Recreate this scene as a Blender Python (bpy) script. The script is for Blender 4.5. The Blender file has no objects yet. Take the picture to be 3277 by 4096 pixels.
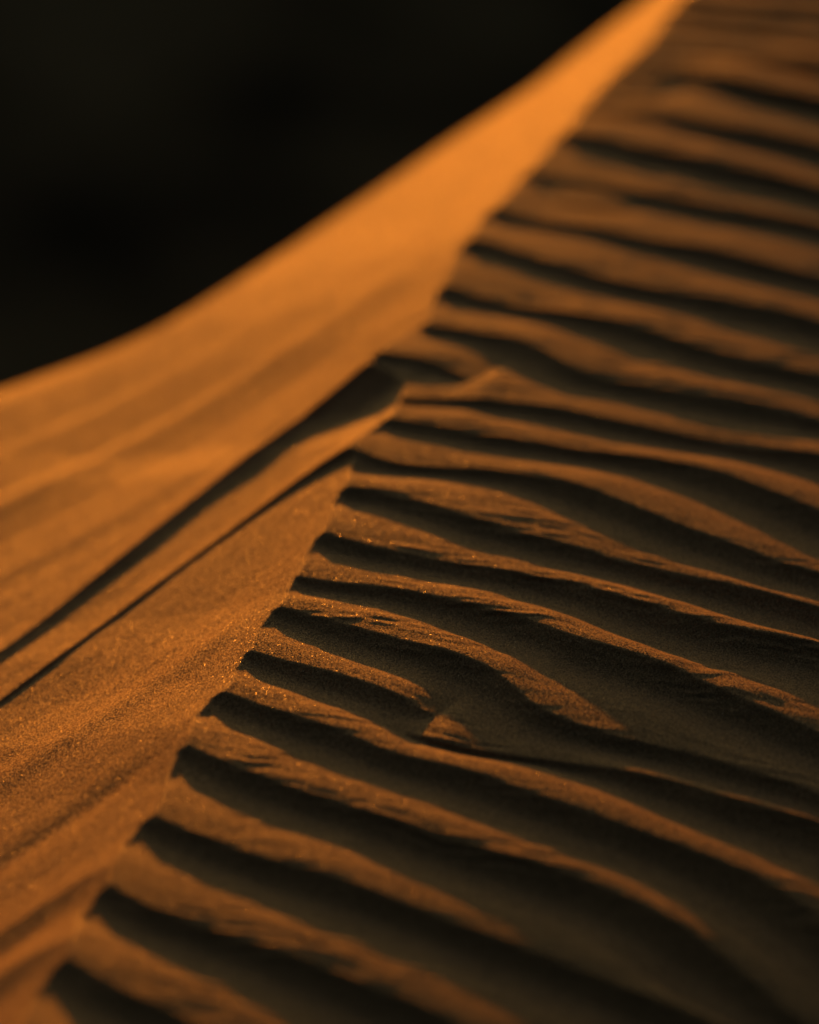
import bpy, math
import numpy as np
from mathutils import Vector, Matrix

# ------------------------------------------------------------------ camera, light, exposure
scene = bpy.context.scene
COL = scene.collection
IW, IH = 3277.0, 4096.0            # size the traced shapes were read at
PITCH = math.radians(36.4)         # camera looks this far below the horizon
CAM_H = 1.7
LENS, SENSOR = 85.0, 24.0
FPX = IW * LENS / SENSOR

cam_d = bpy.data.cameras.new("camera")
cam = bpy.data.objects.new("camera", cam_d)
COL.objects.link(cam)
cam.location = (0, 0, CAM_H)
cam.rotation_euler = (math.pi / 2 - PITCH, 0, 0)
cam_d.lens = LENS
cam_d.sensor_fit = 'HORIZONTAL'
cam_d.sensor_width = SENSOR
cam_d.clip_start = 0.05
cam_d.clip_end = 3000
cam_d.dof.use_dof = True
cam_d.dof.focus_distance = 2.69
cam_d.dof.aperture_fstop = 0.9
scene.camera = cam

SUN_EL = math.radians(3.8)
SUN_AZ = math.radians(10.0)        # to the left of the view direction
SUN_DIR = Vector((-math.sin(SUN_AZ) * math.cos(SUN_EL), math.cos(SUN_AZ) * math.cos(SUN_EL), math.sin(SUN_EL)))
sun_d = bpy.data.lights.new("sun", 'SUN')
sun_d.energy = 3.2
sun_d.angle = math.radians(0.55)
sun_d.color = (1.0, 0.275, 0.02)
sun = bpy.data.objects.new("sun", sun_d)
COL.objects.link(sun)
sun.rotation_euler = SUN_DIR.to_track_quat('Z', 'Y').to_euler()

world = bpy.data.worlds.new("World")
scene.world = world
world.use_nodes = True
nt = world.node_tree
sky = nt.nodes.new('ShaderNodeTexSky')
sky.sky_type = 'NISHITA'
sky.sun_disc = False
sky.sun_elevation = SUN_EL
sky.sun_rotation = -SUN_AZ
sky.dust_density = 6.0
nt.nodes['Background'].inputs['Strength'].default_value = 0.105
# dusk sky: the glow stays on the sun's side, the opposite side is already dim
wc = nt.nodes.new('ShaderNodeTexCoord')
dt = nt.nodes.new('ShaderNodeVectorMath'); dt.operation = 'DOT_PRODUCT'
dt.inputs[1].default_value = tuple(SUN_DIR)
nt.links.new(wc.outputs['Generated'], dt.inputs[0])
gl = nt.nodes.new('ShaderNodeMapRange'); gl.interpolation_type = 'SMOOTHSTEP'
gl.inputs['From Min'].default_value = -0.35; gl.inputs['From Max'].default_value = 1.0
gl.inputs['To Min'].default_value = 0.03; gl.inputs['To Max'].default_value = 1.0
nt.links.new(dt.outputs['Value'], gl.inputs['Value'])
mx = nt.nodes.new('ShaderNodeMixRGB'); mx.blend_type = 'MULTIPLY'; mx.inputs[0].default_value = 1
nt.links.new(sky.outputs[0], mx.inputs[1]); nt.links.new(gl.outputs[0], mx.inputs[2])
tint = nt.nodes.new('ShaderNodeMixRGB'); tint.blend_type = 'MULTIPLY'; tint.inputs[0].default_value = 1
tint.inputs[2].default_value = (0.92, 1.06, 1.0, 1)
nt.links.new(mx.outputs[0], tint.inputs[1])
nt.links.new(tint.outputs[0], nt.nodes['Background'].inputs['Color'])

scene.view_settings.view_transform = 'Standard'
scene.view_settings.look = 'None'
scene.view_settings.gamma = 1.0
scene.view_settings.exposure = -0.28

# ------------------------------------------------------------------ helpers
CP, SP = math.cos(PITCH), math.sin(PITCH)
def ray(px, py):
    x = (np.asarray(px, float) - IW / 2) / FPX
    y = -(np.asarray(py, float) - IH / 2) / FPX
    return x, CP + y * SP, -SP + y * CP            # world direction per unit depth

# dune frame: u runs along the crest away from the camera, w to its left
def hit0(px, py, z=0.0):
    dx, dy, dz = ray(px, py)
    t = (z - CAM_H) / dz
    return dx * t, dy * t
P0 = np.array(hit0(400, 3540)); P1 = np.array(hit0(2400, 345))
UD = (P1 - P0) / np.linalg.norm(P1 - P0)
WD = np.array([-UD[1], UD[0]])
def to_uw(x, y):
    rx, ry = x - P0[0], y - P0[1]
    return rx * UD[0] + ry * UD[1], rx * WD[0] + ry * WD[1]
def to_xy(u, w):
    return P0[0] + u * UD[0] + w * WD[0], P0[1] + u * UD[1] + w * WD[1]

def base(u, w):                                     # broad roll added to the windward side, turned from the sun to dim it
    r = np.clip(-w - 0.05, 0, None)
    return -0.065 * r * r - 0.085 * np.clip(0.7 - u, 0, 1.2) ** 2 * r

def unproj(px, py, z=0.0, f=base):
    """pixel of the photograph -> point (u, w) on surface z = f(u, w) + z"""
    dx, dy, dz = ray(px, py)
    h = np.zeros_like(dx) + z
    for _ in range(60):
        t = (h - CAM_H) / dz
        u, w = to_uw(dx * t, dy * t)
        h = h * 0.5 + (f(u, w) + z) * 0.5
    return u, w

_rng = np.random.RandomState(7)
_T = _rng.rand(256, 256)
def vnoise(x, y):
    xi = np.floor(x).astype(np.int64); yi = np.floor(y).astype(np.int64)
    fx = x - xi; fy = y - yi
    fx = fx * fx * fx * (fx * (fx * 6 - 15) + 10); fy = fy * fy * fy * (fy * (fy * 6 - 15) + 10)
    a = _T[xi & 255, yi & 255]; b = _T[(xi + 1) & 255, yi & 255]
    c = _T[xi & 255, (yi + 1) & 255]; d = _T[(xi + 1) & 255, (yi + 1) & 255]
    return (a * (1 - fx) + b * fx) * (1 - fy) + (c * (1 - fx) + d * fx) * fy - 0.5
def fnoise(x, y, o=3):
    s = 0; a = 1
    for k in range(o):
        s = s + a * vnoise(x * 2 ** k + 17.3 * k, y * 2 ** k + 5.1 * k); a *= 0.5
    return s
def sstep(x, a, b):
    t = np.clip((x - a) / (b - a), 0, 1)
    return t * t * (3 - 2 * t)

# ------------------------------------------------------------------ wind ripples
# each: brink line, then the line where the shade below it ends, then fades (left, right)
R = [
 ([(2903,0),(3089,9),(3277,20)], [(2950,30),(3277,62)], 0, 0),
 ([(2660,38),(2770,43),(2857,67),(3031,81),(3277,96)], [(2690,70),(2770,85),(3031,112),(3277,122)], 0, 0),
 ([(2600,126),(2741,133),(2915,138),(3089,151),(3277,174)], [(2640,146),(2915,160),(3277,205)], 0, 0),
 ([(2532,195),(2683,212),(2828,217),(2973,226),(3118,246),(3277,261)], [(2560,212),(2750,232),(2973,252),(3118,292),(3277,334)], 0, 0),
 ([(2450,276),(2625,280),(2770,296),(2915,318),(3000,348),(3089,371),(3277,406)], [(2468,306),(2625,312),(2770,336),(2857,378),(2944,417),(3089,452),(3277,499)], 0, 0),
 ([(2381,360),(2509,362),(2625,371),(2712,377),(2790,384)], [(2400,386),(2509,386),(2625,388),(2712,390)], 0, 2640),
 ([(2312,441),(2451,443),(2625,446),(2741,466),(2799,487),(2973,522),(3147,557),(3277,586)], [(2312,466),(2451,473),(2567,494),(2712,533),(2857,580),(3031,626),(3277,684)], 0, 0),
 ([(2212,525),(2277,528),(2422,557),(2567,597),(2741,632),(2915,667),(3089,707),(3277,759)], [(2200,585),(2277,597),(2422,643),(2567,684),(2741,719),(2915,777),(3089,812),(3277,852)], 0, 0),
 ([(2084,676),(2160,690),(2277,716),(2422,736),(2538,757),(2741,800),(2857,829),(3031,858),(3277,899)], [(2080,730),(2254,752),(2380,765),(2480,790),(2560,846),(2683,870),(2857,904),(3031,939),(3277,985)], 0, 0),
 ([(2150,782),(2260,802),(2370,820),(2480,822),(2560,826)], [(2196,816),(2300,838),(2370,845),(2500,848)], 2210, 2470),
 ([(1975,819),(2051,851),(2138,876),(2254,889),(2422,908),(2509,936),(2625,962),(2770,980),(2915,1014),(3089,1061),(3277,1107)], [(1920,897),(1993,900),(2138,923),(2312,961),(2422,991),(2625,1038),(2770,1084),(2915,1125),(3089,1159),(3277,1206)], 0, 0),
 ([(1877,949),(2022,990),(2138,1025),(2312,1074),(2451,1122),(2625,1154),(2799,1180),(2973,1214),(3147,1250),(3277,1287)], [(1815,1040),(1906,1048),(2022,1077),(2196,1140),(2370,1185),(2451,1206),(2625,1241),(2799,1293),(2973,1345),(3147,1380),(3277,1414)], 0, 0),
 ([(1778,1135),(1906,1181),(2022,1210),(2196,1233),(2277,1246),(2451,1275),(2567,1310),(2683,1345),(2799,1392),(2973,1438),(3147,1472),(3277,1496)], [(1735,1236),(1819,1239),(1964,1257),(2138,1297),(2277,1339),(2451,1403),(2625,1455),(2799,1496),(2973,1542),(3147,1571),(3277,1606)], 0, 0),
 ([(1714,1297),(1819,1303),(1964,1332),(2080,1361),(2167,1392),(2225,1436),(2283,1474),(2370,1494),(2451,1519),(2625,1548),(2799,1577),(2973,1606),(3147,1646),(3277,1675)], [(1695,1361),(1761,1367),(1848,1396),(1935,1442),(2022,1488),(2109,1529),(2196,1556),(2277,1571),(2451,1612),(2625,1658),(2799,1693),(2915,1716),(3277,1768)], 0, 0),
 ([(1616,1425),(1703,1428),(1761,1452),(1848,1494),(1890,1512),(1960,1535)], [(1580,1525),(1674,1535),(1790,1540),(1860,1524),(1900,1524)], 0, 1830),
 ([(1540,1585),(1674,1590),(1780,1588),(1850,1584),(1938,1590),(2112,1608),(2277,1635),(2451,1675),(2625,1710),(2799,1745),(2973,1780),(3147,1803),(3277,1814)], [(1601,1626),(1706,1628),(1822,1639),(1938,1668),(2112,1703),(2300,1738),(2451,1768),(2625,1803),(2799,1826),(2973,1855),(3147,1901),(3277,1948)], 0, 0),
 ([(1543,1668),(1648,1677),(1764,1697),(1880,1720),(1996,1738),(2112,1755),(2300,1790),(2451,1809),(2625,1832),(2770,1861),(2886,1890),(2973,1925),(3089,1971),(3205,2017),(3277,2052)], [(1490,1738),(1532,1743),(1648,1767),(1764,1790),(1880,1820),(2054,1842),(2228,1865),(2393,1884),(2509,1913),(2625,1954),(2741,1994),(2857,2041),(3031,2110),(3205,2197),(3277,2226)], 0, 0),
 ([(1428,1790),(1503,1825),(1619,1854),(1764,1862),(1938,1871),(2054,1883),(2170,1900),(2300,1938),(2393,1968),(2509,2017),(2625,2064),(2741,2110),(2857,2151),(2973,2191),(3060,2230),(3147,2261),(3277,2284)], [(1400,1895),(1474,1906),(1590,1909),(1706,1917),(1822,1941),(1967,1964),(2083,2010),(2228,2062),(2393,2122),(2509,2168),(2625,2214),(2741,2255),(2886,2301),(3031,2352),(3277,2412)], 0, 0),
 ([(1375,1947),(1474,1947),(1532,1962),(1619,1987),(1735,2016),(1851,2060),(1967,2091),(2083,2126),(2199,2155),(2300,2182),(2422,2222),(2538,2249),(2654,2284),(2799,2313),(2944,2342),(3089,2377),(3277,2429)], [(1330,2040),(1416,2045),(1486,2057),(1561,2086),(1648,2120),(1764,2155),(1880,2190),(1996,2225),(2112,2254),(2277,2290),(2393,2319),(2509,2348),(2625,2377),(2741,2412),(2857,2455),(3031,2510),(3277,2570)], 0, 0),
 ([(1299,2128),(1416,2164),(1532,2192),(1648,2213),(1764,2240),(1880,2259),(1996,2277),(2141,2300),(2277,2328),(2393,2359),(2509,2394),(2625,2429),(2741,2464),(2857,2499),(3031,2537),(3277,2586)], [(1230,2236),(1300,2248),(1416,2271),(1532,2297),(1648,2317),(1764,2335),(1880,2352),(1996,2381),(2170,2433),(2277,2460),(2364,2504),(2451,2539),(2567,2580),(2800,2660),(3277,2800)], 0, 0),
 ([(1196,2299),(1306,2319),(1422,2333),(1596,2351),(1712,2374),(1828,2400),(1932,2428),(2048,2462),(2164,2497),(2251,2538),(2338,2567),(2454,2601),(2570,2636),(2700,2684),(2780,2722),(2857,2759),(2944,2794),(3031,2829),(3147,2881),(3277,2939)], [(1160,2366),(1201,2383),(1306,2397),(1422,2420),(1538,2443),(1654,2478),(1770,2523),(1932,2584),(2048,2625),(2164,2680),(2277,2752),(2420,2805),(2567,2858),(2741,2916),(2915,2990),(3100,3060),(3277,3130)], 0, 0),
 ([(1117,2420),(1190,2438),(1306,2472),(1422,2507),(1538,2542),(1654,2571),(1770,2602),(1816,2619),(1932,2659),(2000,2698),(2059,2760),(2117,2818),(2222,2868),(2338,2903),(2454,2941),(2570,2968),(2700,2996),(2799,3018),(2973,3072),(3147,3119),(3277,3171)], [(1048,2515),(1132,2542),(1219,2577),(1306,2612),(1422,2652),(1538,2687),(1625,2716),(1712,2757),(1770,2797),(1850,2850),(1990,2934),(2135,2978),(2260,3020),(2451,3050),(2625,3090),(2799,3150),(2973,3195),(3277,3290)], 0, 0),
 ([(998,2594),(1074,2623),(1190,2652),(1306,2681),(1422,2716),(1538,2751),(1625,2791),(1700,2832),(1800,2890)], [(950,2690),(987,2699),(1045,2733),(1132,2768),(1248,2803),(1364,2843),(1480,2884),(1580,2925),(1700,2975)], 0, 1640),
 ([(1700,2938),(1780,2966),(1874,2990),(1990,3010),(2106,3019),(2222,3034),(2396,3060),(2570,3092),(2700,3124),(2770,3148),(2915,3194),(3089,3241),(3277,3293)], [(1683,2983),(1770,3012),(1874,3030),(2048,3050),(2164,3077),(2280,3112),(2454,3178),(2625,3258),(2799,3332),(2973,3400),(3277,3530)], 1690, 0),
 ([(883,2757),(987,2803),(1103,2838),(1219,2878),(1335,2909),(1422,2948),(1509,2994),(1625,3029),(1741,3054),(1874,3083),(1990,3123),(2106,3170),(2277,3226),(2451,3287),(2625,3351),(2799,3421),(2973,3490),(3089,3554),(3205,3629),(3277,3687)], [(790,2880),(864,2881),(922,2922),(1038,2962),(1154,3010),(1270,3048),(1416,3102),(1532,3148),(1706,3200),(1880,3270),(2054,3334),(2277,3415),(2451,3479),(2625,3560),(2799,3655),(3000,3790),(3277,3990)], 0, 0),
 ([(759,2975),(835,3026),(922,3061),(1038,3101),(1154,3148),(1270,3188),(1400,3220),(1532,3264),(1706,3322),(1880,3380),(2054,3432),(2170,3467),(2300,3514),(2451,3571),(2625,3653),(2741,3722),(2857,3809),(2960,3890),(3277,4150)], [(680,3133),(748,3140),(806,3183),(893,3217),(1009,3264),(1154,3316),(1270,3351),(1400,3403),(1532,3455),(1706,3519),(1880,3589),(2054,3647),(2170,3687),(2300,3740),(2420,3800),(2509,3867),(2700,4000),(3000,4150)], 0, 0),
 ([(591,3252),(690,3293),(806,3345),(922,3391),(1038,3432),(1154,3460),(1270,3490),(1400,3530),(1590,3606),(1764,3676),(1938,3739),(2112,3803),(2277,3865),(2422,3931),(2567,3983),(2741,4052),(3000,4160)], [(515,3395),(545,3420),(632,3461),(748,3490),(864,3548),(980,3588),(1154,3670),(1270,3704),(1416,3742),(1590,3803),(1764,3879),(1938,3942),(2112,4018),(2300,4088),(2600,4220)], 0, 0),
 ([(452,3540),(516,3594),(632,3646),(748,3686),(878,3727),(1017,3774),(1157,3820),(1296,3868),(1400,3925),(1474,3954),(1648,4012),(1764,4076),(2000,4180),(2400,4370)], [(320,3700),(394,3716),(441,3741),(557,3788),(649,3820),(739,3871),(878,3927),(1017,3992),(1157,4047),(1249,4084),(1500,4200),(1900,4400)], 0, 0),
 ([(270,3830),(325,3875),(400,3925),(510,3975),(630,4030),(760,4090),(1000,4180),(1600,4420)], [(130,4020),(209,4066),(255,4085),(500,4200),(1000,4420)], 0, 0),
 ([(60,4160),(260,4280),(500,4390),(900,4560)], [(0,4330),(300,4470),(600,4600)], 0, 0),
]
SPINE = [(-20,4230),(120,4025),(297,3735),(499,3395),(661,3136),(777,2887),(935,2693),(1033,2519),(1149,2368),(1216,2236),(1317,2045),(1387,1900),(1474,1738),(1590,1625),(1640,1510),(1691,1361),(1720,1239),(1801,1048),(1906,897),(2070,735),(2200,590),(2312,462),(2440,310),(2540,215),(2610,145),(2650,72),(2715,0),(2850,-130)]

BETA = math.atan2(float(np.dot([SUN_DIR.x, SUN_DIR.y], WD)), float(np.dot([SUN_DIR.x, SUN_DIR.y], UD)))
TE = math.tan(SUN_EL)

# core grid (fine) with coarse margins so that the dune goes on outside the frame
def axis(lo, hi, step, omin, omax, g=1.12):
    core = list(np.arange(lo, hi + step / 2, step))
    a = []; x = lo; s = step
    while x > omin:
        s *= g; x -= s; a.append(x)
    b = []; x = core[-1]; s = step
    while x < omax:
        s *= g; x += s; b.append(x)
    return np.array(a[::-1] + core + b)
U = axis(-0.45, 2.20, 0.0013, -7.0, 9.0)
W = axis(-0.95, 0.62, 0.0020, -12.0, 7.5)
nu, nw = len(U), len(W)
UU, WW = np.meshgrid(U, W, indexing='ij')

def curve(pts, z=0.006, f=base):
    p = np.array(pts, float)
    u, w = unproj(p[:, 0], p[:, 1], z, f)
    o = np.argsort(w)
    return w[o], u[o]
def smooth1(a, n):
    k = np.ones(n) / n
    for _ in range(2):
        p = np.concatenate([np.full(n, a[0]), a, np.full(n, a[-1])])
        a = np.convolve(p, k, 'same')[n:-n]
    return a
WF = np.arange(-3.0, 1.5, 0.004)          # even axis the curves live on
def on_axis(w, u, n=9):
    v = np.interp(WF, w, u)
    ml = 0.22
    v = np.where(WF < w[0], u[0] + ml * (WF - w[0]), v)
    return smooth1(v, n)

curves = []
for crest, shade, fl, fr in R:
    w, u = curve(crest)
    uc = on_axis(w, u)
    m = np.gradient(uc, WF)
    sw, su = curve(shade, 0.001)
    c_at = np.interp(sw, WF, uc); m_at = np.interp(sw, WF, m)
    du = np.clip(c_at - su, 0.004, 0.2)
    L = du / np.clip(math.cos(BETA) - m_at * math.sin(BETA), 0.35, 2)
    wa = sw + L * math.sin(BETA)
    H = smooth1(np.interp(WF, sw, np.clip(0.165 * du, 0.0028, 0.0135)), 15)
    ub = 1 + 0.55 * sstep(uc, 1.0, 1.5)
    ub = ub + 0.9 * sstep(uc, 1.42, 1.65)
    H = H * (1 + 0.5 * sstep(uc, 1.0, 1.5) + 0.9 * sstep(uc, 1.42, 1.65))
    TL = smooth1(np.interp(WF, sw, TE * L), 11) * 1.2 * ub
    D = smooth1(np.interp(WF, sw, du), 11)
    F = np.ones_like(WF)
    if fl:
        k = int(np.argmin(abs(np.array([c[0] for c in crest]) - fl)))
        uf, wf_ = unproj(np.array([float(fl)]), np.array([float(crest[k][1])]))
        F = F * (1 - sstep(WF, wf_[0] - 0.04, wf_[0] + 0.05))
    if fr:
        k = int(np.argmin(abs(np.array([c[0] for c in crest]) - fr)))
        uf, wf_ = unproj(np.array([float(fr)]), np.array([float(crest[k][1])]))
        F = F * sstep(WF, wf_[0] - 0.06, wf_[0] + 0.02)
    curves.append((uc, H, m, D, F, TL))
# ripples outside the frame, so that the field goes on
first = curves[0]; last = curves[-1]
for k in range(1, 70):
    curves.append((first[0] + 0.075 * k + 0.01 * np.sin(WF * 5 + k), np.full_like(WF, 0.006), first[2], np.full_like(WF, 0.04), np.ones_like(WF), np.full_like(WF, TE * 0.045)))
    if k < 60:
        curves.append((last[0] - 0.085 * k + 0.01 * np.sin(WF * 4 + 2 * k), np.full_like(WF, 0.008), last[2], np.full_like(WF, 0.05), np.ones_like(WF), np.full_like(WF, TE * 0.06)))

UC, HC, MC, DC, FC, TC = [np.array([c[k] for c in curves]) for k in range(6)]
nc = len(curves)
HC = HC * (0.02 + 0.98 * FC)
LG = np.full(UC.shape, 0.03); LB = 0.5 * DC; HS = 0.5 * HC
for j in range(len(WF)):
    o = np.argsort(UC[:, j]); o = o[FC[o, j] > 0.35]
    gap = np.clip(np.diff(UC[o, j]), 0.016, 0.18)
    near, far = o[:-1], o[1:]
    LG[near, j] = np.clip(gap - DC[far, j], 0.006, 0.12)
    LB[near, j] = 0.5 * DC[far, j]
    for k in range(len(o) - 2, -1, -1):               # far to near: every back still rises out of the shade
        n_, f_ = o[k], o[k + 1]
        if UC[n_, j] < 0.85: HC[n_, j] = max(HC[n_, j], (HC[f_, j] - TC[f_, j] + 0.6 * TE * LG[n_, j]) * FC[n_, j])
    HS[near, j] = HC[far, j] - TC[far, j] * 1.04
HS = np.minimum(np.clip(HS, 0.0002, None), HC - 0.0003).clip(0.0001)
for i in range(nc):
    HC[i] = smooth1(HC[i], 7)
    LG[i] = smooth1(LG[i], 7); LB[i] = smooth1(LB[i], 7); HS[i] = np.minimum(smooth1(HS[i], 7), HC[i])

def f_lee(t):      # 1 at the brink, 0 at the trough
    t = np.clip(t, 0, 1)
    return (1 - t) ** 1.7 * (1 + 0.2 * t)
def f_sto(t):
    t = np.clip(t, 0, 1)
    return (1 - t ** 1.75) ** 1.2

right = np.zeros((nu, nw))
for i in range(nc):
    uc, H, lg, lb, hs, dd = [np.interp(W, WF, q[i]) for q in (UC, HC, LG, LB, HS, DC)]
    lo, hi = uc.min() - 0.2, uc.max() + 0.2
    a = max(0, np.searchsorted(U, lo)); b = min(nu, np.searchsorted(U, hi))
    if b <= a: continue
    d = U[a:b, None] - uc[None, :]
    lee = f_lee(-d / (0.55 * dd)) * H
    back = hs + (H - hs) * (1 - np.clip(d / lg, 0, 1) ** 2.6)
    foot_ = hs * (1 - np.clip((d - lg) / lb, 0, 1)) ** 1.5
    h = np.where(d < 0, lee, np.where(d < lg, back, foot_))
    right[a:b] = np.maximum(right[a:b], h)
for _ in range(2):                                   # sand never keeps a razor edge
    right[1:-1] = 0.25 * right[:-2] + 0.5 * right[1:-1] + 0.25 * right[2:]

su, sw = unproj(np.array([p[0] for p in SPINE], float), np.array([p[1] for p in SPINE], float), 0.0015)
o = np.argsort(su)
W0f = np.interp(U, su[o], sw[o])
# fine secondary ripples, strongest on the sunlit backs
X, Y = to_xy(UU, WW)
inner = (UU > -0.6) & (UU < 2.5) & (WW > -1.1) & (WW < 0.8)
ang = math.radians(-12)
qa = X * math.cos(ang) + Y * math.sin(ang); qb = -X * math.sin(ang) + Y * math.cos(ang)
warp = fnoise(qa * 9, qb * 9, 2) * 0.02 + fnoise(qa * 30 + 7, qb * 30, 2) * 0.004
mask = 0.25 + 0.75 * sstep(fnoise(qa * 7 + 3, qb * 16 + 9, 2), -0.35, 0.2)
micro = fnoise(qa * 20, (qb + warp) * 110, 1) * 0.0008 + vnoise(qa * 30 + 5, (qb + warp) * 210) * 0.0011
micro = micro * mask
back = sstep(right, 0.0012, 0.0045)
right = right + np.where(inner, micro * (0.12 + 0.88 * back) * np.clip(0.4 + sstep(-WW, 0.0, 0.10), 0, 1), 0)
right = right + fnoise(X * 9, Y * 9, 3) * 0.0008
LIP = 0.0024
lip = LIP * np.exp(-np.clip(W0f[:, None] - WW, 0, 1) / 0.008)
kk = 0.0008; h2 = np.clip(0.5 + 0.5 * (right - lip) / kk, 0, 1)
right = lip * (1 - h2) + right * h2 + kk * h2 * (1 - h2)
zr = base(UU, WW) + right

# ------------------------------------------------------------------ slip face (left of the crest)
su, sw = unproj(np.array([p[0] for p in SPINE], float), np.array([p[1] for p in SPINE], float), 0.0015)
o = np.argsort(su)
W0 = np.interp(U, su[o], sw[o])
W0 = W0[:, None]
def tan_slope(u):
    return 0.53 + 0.11 * sstep(u, 0.0, 1.4)
TS = tan_slope(U)[:, None]
def w0f(u): return np.interp(u, su[o], sw[o])
def foot(d): return 0.48 * np.clip(d, 0, 0.62) ** 2 + 0.20 * np.clip(d - 0.62, 0, 10)
def slipf(u, w): return -tan_slope(u) * (w - w0f(u)) + foot(w - w0f(u))

# low ridges that run down the slip face: brink, height, lee length, back length, fade-out towards the foot
LR = [
 ([(1616,1430),(1460,1540),(1300,1654),(1055,1820),(829,1978),(603,2152),(377,2332),(151,2513),(0,2619),(-200,2760)], 0.0190, 0.055, 0.080, [(1590,1590),(1460,1672),(1300,1767),(1055,1910),(754,2114),(452,2355),(226,2521),(0,2690),(-200,2830)]),
 ([(1428,1790),(1300,1860),(1206,1925),(1055,2030),(754,2250),(452,2472),(188,2668),(0,2800),(-200,2950)], 0.0048, 0.024, 0.05, [(1400,1850),(1206,1968),(1055,2058),(754,2278),(452,2500),(188,2698),(0,2830),(-200,2980)]),
 ([(404,3477),(278,3556),(139,3658),(0,3741),(-150,3840)], 0.0042, 0.045, 0.06, (0.0, 0.5)),
 ([(246,3764),(139,3829),(0,3913),(-150,4010)], 0.0042, 0.045, 0.05, (0.0, 0.5)),
 ([(750,2935),(600,3020),(400,3160),(200,3300),(0,3430)], 0.0028, 0.06, 0.10, (0.0, 0.6)),
]
left = np.zeros((nu, nw))
for pts, hgt, ll, ls, fade in LR:
    w, u = curve(pts, 0.004, slipf)
    wx = np.arange(-0.2, 2.5, 0.004)
    uc = np.interp(wx, w, u)
    k = (u[-1] - u[-3]) / (w[-1] - w[-3]); uc = np.where(wx > w[-1], u[-1] + k * (wx - w[-1]), uc)
    uc = smooth1(uc, 9)
    uW = np.interp(W, wx, uc)
    if isinstance(fade, list):
        w2, u2 = curve(fade, 0.0, slipf)
        k2 = (u2[-1] - u2[-3]) / (w2[-1] - w2[-3])
        us = np.interp(wx, w2, u2); us = np.where(wx > w2[-1], u2[-1] + k2 * (wx - w2[-1]), us)
        du2 = smooth1(np.clip(uc - us, 0.012, 0.16), 9)
        m2 = np.gradient(uc, wx)
        teff = np.clip(0.58 - 2 * 0.48 * np.clip(wx, 0, 0.5), 0.1, 1)
        hh2 = (TE + teff * math.sin(BETA)) * du2 / (math.cos(BETA) - m2 * math.sin(BETA)) * ((1.28 - 0.48 * sstep(wx, 0.10, 0.26)) if hgt > 0.01 else 1.45)
        amp = np.interp(W, wx, smooth1(hh2, 15)); ll = (0.85 * np.interp(W, wx, du2))[None, :]
    else:
        amp = hgt * (1 - 0.75 * sstep(W, *fade))
    amp = amp * (1 - sstep(W, 1.2, 2.2))
    d = UU - uW[None, :]
    h = np.where(d < 0, f_lee(-d / ll), 0.5 + 0.5 * np.cos(np.pi * np.clip(d / ls, 0, 1))) * amp
    left = np.maximum(left, h)
# soft drag marks parallel to the ridges
DR = 0.86
q = UU + 1.42 * WW - 0.19 * WW ** 2
sinner = (UU > -2) & (UU < 4) & (WW < 2.5)
left = left + (vnoise(q * 7 + 5.4, WW * 0.5) * 0.0045 + vnoise(q * 19 + 9, WW * 0.5) * 0.0036 + vnoise(q * 43 + 4, WW * 0.5) * 0.0007) * sstep(WW - W0, -0.01, 0.06)
left = left + fnoise(X * 14, Y * 14, 3) * 0.0003
zl = LIP - TS * (WW - W0) + foot(WW - W0) + left

# smooth minimum keeps a worn knife edge
k = 0.0012
hh = np.clip(0.5 + 0.5 * (zl - zr) / k, 0, 1)
z = zl * (1 - hh) + zr * hh - k * hh * (1 - hh)

# the far brow of the slip face, where the dune turns away and drops to the valley
SIL = [(-400,1700),(0,1575),(296,1475),(591,1350),(887,1168),(1084,1030),(1281,905),(1478,770),(1700,617),(1883,500),(2066,385),(2248,252),(2431,112),(2620,-40),(2760,-150)]
p = np.array(SIL, float)
bu, bw = unproj(p[:, 0], p[:, 1], 0.0, slipf)
o2 = np.argsort(bw)
bu, bw = bu[o2], bw[o2]
UB = np.interp(W, bw, bu)
UB = np.where(W < bw[0], bu[0] + 0.6 * (bw[0] - W), UB)
UB = np.where(W > bw[-1], bu[-1] - 0.5 * (W - bw[-1]), UB) - 0.05
UB = smooth1(UB, 41)
over = np.clip(UU - UB[None, :], 0, None)
z = z - np.where(over < 0.30, 1.9 * over ** 2, 1.9 * 0.30 ** 2 + 1.14 * (over - 0.30))
VALLEY = -4.0
z = np.maximum(z, VALLEY - 0.4)

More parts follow.
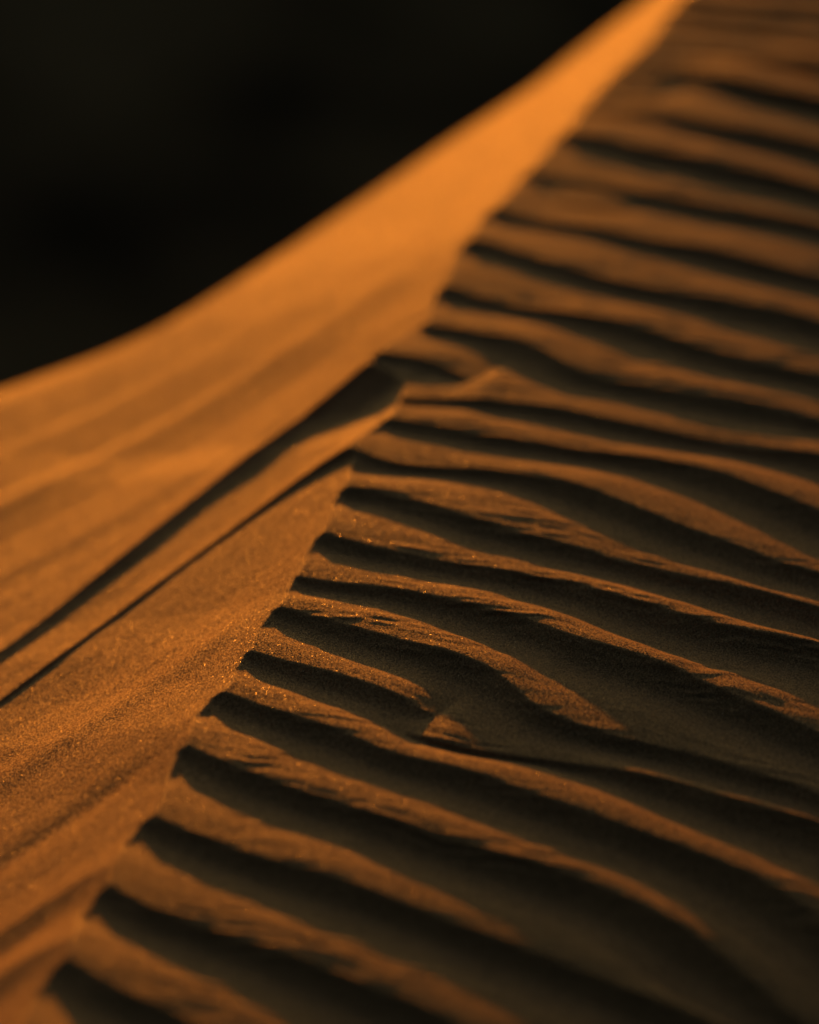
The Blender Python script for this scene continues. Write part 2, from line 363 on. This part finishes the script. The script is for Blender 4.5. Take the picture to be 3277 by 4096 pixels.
# ------------------------------------------------------------------ materials
def new_mat(name):
    m = bpy.data.materials.new(name); m.use_nodes = True
    return m, m.node_tree, m.node_tree.nodes, m.node_tree.links
def sand_material(name, c_dark, c_mid, c_light, glint=1.0):
    m, t, N, Lk = new_mat(name)
    bs = N['Principled BSDF']
    tc = N.new('ShaderNodeTexCoord')
    vor = N.new('ShaderNodeTexVoronoi'); vor.inputs['Scale'].default_value = 1150
    Lk.new(tc.outputs['Object'], vor.inputs['Vector'])
    sep = N.new('ShaderNodeSeparateColor'); Lk.new(vor.outputs['Color'], sep.inputs[0])
    ramp = N.new('ShaderNodeValToRGB')
    e = ramp.color_ramp.elements
    e[0].position = 0.0; e[0].color = (*c_dark, 1)
    e[1].position = 1.0; e[1].color = (*c_light, 1)
    mid = e.new(0.45); mid.color = (*c_mid, 1)
    Lk.new(sep.outputs[0], ramp.inputs[0])
    big = N.new('ShaderNodeTexNoise'); big.inputs['Scale'].default_value = 11; big.inputs['Detail'].default_value = 5
    Lk.new(tc.outputs['Object'], big.inputs['Vector'])
    mr = N.new('ShaderNodeMapRange'); mr.inputs['From Min'].default_value = 0.3; mr.inputs['From Max'].default_value = 0.7
    mr.inputs['To Min'].default_value = 0.88; mr.inputs['To Max'].default_value = 1.1
    Lk.new(big.outputs['Fac'], mr.inputs['Value'])
    mul = N.new('ShaderNodeMixRGB'); mul.blend_type = 'MULTIPLY'; mul.inputs[0].default_value = 1
    Lk.new(ramp.outputs[0], mul.inputs[1]); Lk.new(mr.outputs[0], mul.inputs[2])
    Lk.new(mul.outputs[0], bs.inputs['Base Color'])
    # every grain lies at its own tilt
    geo = N.new('ShaderNodeNewGeometry')
    sub = N.new('ShaderNodeVectorMath'); sub.operation = 'SUBTRACT'; sub.inputs[1].default_value = (0.5, 0.5, 0.5)
    Lk.new(vor.outputs['Color'], sub.inputs[0])
    sc = N.new('ShaderNodeVectorMath'); sc.operation = 'SCALE'; sc.inputs['Scale'].default_value = 0.55 * glint
    Lk.new(sub.outputs[0], sc.inputs[0])
    add = N.new('ShaderNodeVectorMath'); add.operation = 'ADD'
    bump = N.new('ShaderNodeBump'); bump.inputs['Strength'].default_value = 0.55; bump.inputs['Distance'].default_value = 0.0004
    Lk.new(vor.outputs['Distance'], bump.inputs['Height']); bump.invert = True
    Lk.new(bump.outputs[0], add.inputs[0]); Lk.new(sc.outputs[0], add.inputs[1])
    nm = N.new('ShaderNodeVectorMath'); nm.operation = 'NORMALIZE'
    Lk.new(add.outputs[0], nm.inputs[0])
    Lk.new(nm.outputs[0], bs.inputs['Normal'])
    bs.inputs['Roughness'].default_value = 0.42
    # a few clean quartz faces shine
    gt = N.new('ShaderNodeMath'); gt.operation = 'GREATER_THAN'; gt.inputs[1].default_value = 0.94
    Lk.new(sep.outputs[2], gt.inputs[0])
    r2 = N.new('ShaderNodeMapRange'); r2.inputs['To Min'].default_value = 0.6; r2.inputs['To Max'].default_value = 0.2
    Lk.new(gt.outputs[0], r2.inputs['Value']); Lk.new(r2.outputs[0], bs.inputs['Roughness'])
    bs.inputs['Specular IOR Level'].default_value = 0.5
    return m
sand = sand_material('sand', (0.20, 0.105, 0.045), (0.45, 0.245, 0.10), (0.62, 0.37, 0.165))

def dark_ground():  # deep shade put into the valley floor's colour, mottled by noise
    m, t, N, Lk = new_mat('ground_painted_shade')
    bs = N['Principled BSDF']
    tc = N.new('ShaderNodeTexCoord')
    n1 = N.new('ShaderNodeTexNoise'); n1.inputs['Scale'].default_value = 0.9; n1.inputs['Detail'].default_value = 6
    Lk.new(tc.outputs['Object'], n1.inputs['Vector'])
    ramp = N.new('ShaderNodeValToRGB')
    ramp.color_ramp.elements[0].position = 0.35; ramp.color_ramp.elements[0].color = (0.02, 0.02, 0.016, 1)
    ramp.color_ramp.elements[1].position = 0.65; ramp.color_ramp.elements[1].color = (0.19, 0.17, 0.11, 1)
    Lk.new(n1.outputs['Fac'], ramp.inputs[0]); Lk.new(ramp.outputs[0], bs.inputs['Base Color'])
    bs.inputs['Roughness'].default_value = 0.95
    bs.inputs['Specular IOR Level'].default_value = 0.1
    return m
ground_shade = dark_ground()

# ------------------------------------------------------------------ mesh building
co = np.stack([X, Y, z], axis=-1)
du_ = np.gradient(co, axis=0); dw_ = np.gradient(co, axis=1)
nrm = np.cross(dw_, du_)
nrm = nrm / np.linalg.norm(nrm, axis=-1, keepdims=True)
nrm = np.where(nrm[..., 2:3] < 0, -nrm, nrm)
del du_, dw_
ids = np.arange(nu * nw, dtype=np.int64).reshape(nu, nw)
quads = np.stack([ids[:-1, :-1], ids[1:, :-1], ids[1:, 1:], ids[:-1, 1:]], axis=-1).reshape(-1, 4)
is_left = ((zl - zr)[:-1, :-1] < 0).reshape(-1)
co_f = co.reshape(-1, 3); nr_f = nrm.reshape(-1, 3)
dune = bpy.data.objects.new('sand_dune', None)
COL.objects.link(dune)
dune['kind'] = 'structure'
dune['label'] = 'orange sand dune crest with wind ripples on its right side and a smooth sunlit slip face'
ox, oy = to_xy(0.8, 0.0)
dune.location = (float(ox), float(oy), 0)
OFF = np.array([ox, oy, 0.0])
def mesh_from(name, q, mat, parent, off, cof, nof=None):
    used, inv = np.unique(q.reshape(-1), return_inverse=True)
    v = (cof[used] - off).astype(np.float32)
    me = bpy.data.meshes.new(name)
    me.vertices.add(len(used)); me.vertices.foreach_set('co', v.ravel())
    me.loops.add(len(inv)); me.loops.foreach_set('vertex_index', inv.astype(np.int32).ravel())
    n = len(q)
    me.polygons.add(n)
    me.polygons.foreach_set('loop_start', np.arange(0, n * 4, 4, dtype=np.int32))
    me.update(calc_edges=True)
    me.polygons.foreach_set('use_smooth', np.ones(n, bool))
    if nof is not None:
        me.normals_split_custom_set_from_vertices(nof[used].astype(np.float32))
    me.materials.append(mat)
    ob = bpy.data.objects.new(name, me); COL.objects.link(ob)
    ob.parent = parent
    return ob
slip = mesh_from('slip_face', quads[is_left], sand, dune, OFF, co_f, nr_f)
slip['label'] = 'smooth bright orange slope left of the crest'
wind = mesh_from('rippled_slope', quads[~is_left], sand, dune, OFF, co_f, nr_f)
wind['label'] = 'dim slope right of the crest covered in wind ripples'

# ------------------------------------------------------------------ valley floor and an unseen dune added to shade it
def grid(name, xs, ys, fz, mat, loc):
    gx, gy = np.meshgrid(xs, ys, indexing='ij')
    gz = fz(gx, gy)
    c = np.stack([gx, gy, gz], -1).reshape(-1, 3)
    i = np.arange(len(xs) * len(ys)).reshape(len(xs), len(ys))
    q = np.stack([i[:-1, :-1], i[1:, :-1], i[1:, 1:], i[:-1, 1:]], -1).reshape(-1, 4)
    ob = mesh_from(name, q, mat, None, np.zeros(3), c)
    ob.location = loc
    ob['kind'] = 'structure'
    return ob
gs = np.concatenate([-np.geomspace(900, 40, 14)[:-1], np.linspace(-40, 40, 161), np.geomspace(40, 900, 14)[1:]])
valley = grid('ground', gs, gs, lambda x, y: fnoise(x * 0.25, y * 0.25, 4) * 0.35, ground_shade, (0, 8, VALLEY))
valley['label'] = 'black shaded ground far below behind the dune crest'

sd = np.array([SUN_DIR.x, SUN_DIR.y]); sd /= np.linalg.norm(sd); sp = np.array([-sd[1], sd[0]])
def ridge(a, b):
    # a along the sun direction, b across it
    x = a; 
    top = 5.1 + fnoise(b * 0.03, b * 0 + 2.0, 3) * 0.8
    prof = np.where(x < 0, np.clip(1 + x / 10.0, 0, 1) , np.clip(1 - x / 22.0, 0, 1))
    prof = prof ** 1.05
    return top * prof * (1 - sstep(abs(b), 60, 110)) - 0.3 + fnoise(a * 0.3, b * 0.3, 3) * 0.12
ra = np.linspace(-12, 26, 90); rb = np.linspace(-120, 120, 220)
far = grid('added_shade_dune', ra, rb, ridge, sand, (0, 0, 0))
far.rotation_euler = (0, 0, math.atan2(sd[1], sd[0]))
cpos = sd * 32.0
far.location = (float(cpos[0]), float(cpos[1]), VALLEY)
far['label'] = 'unseen sand dune added towards the low sun to shade the valley floor'
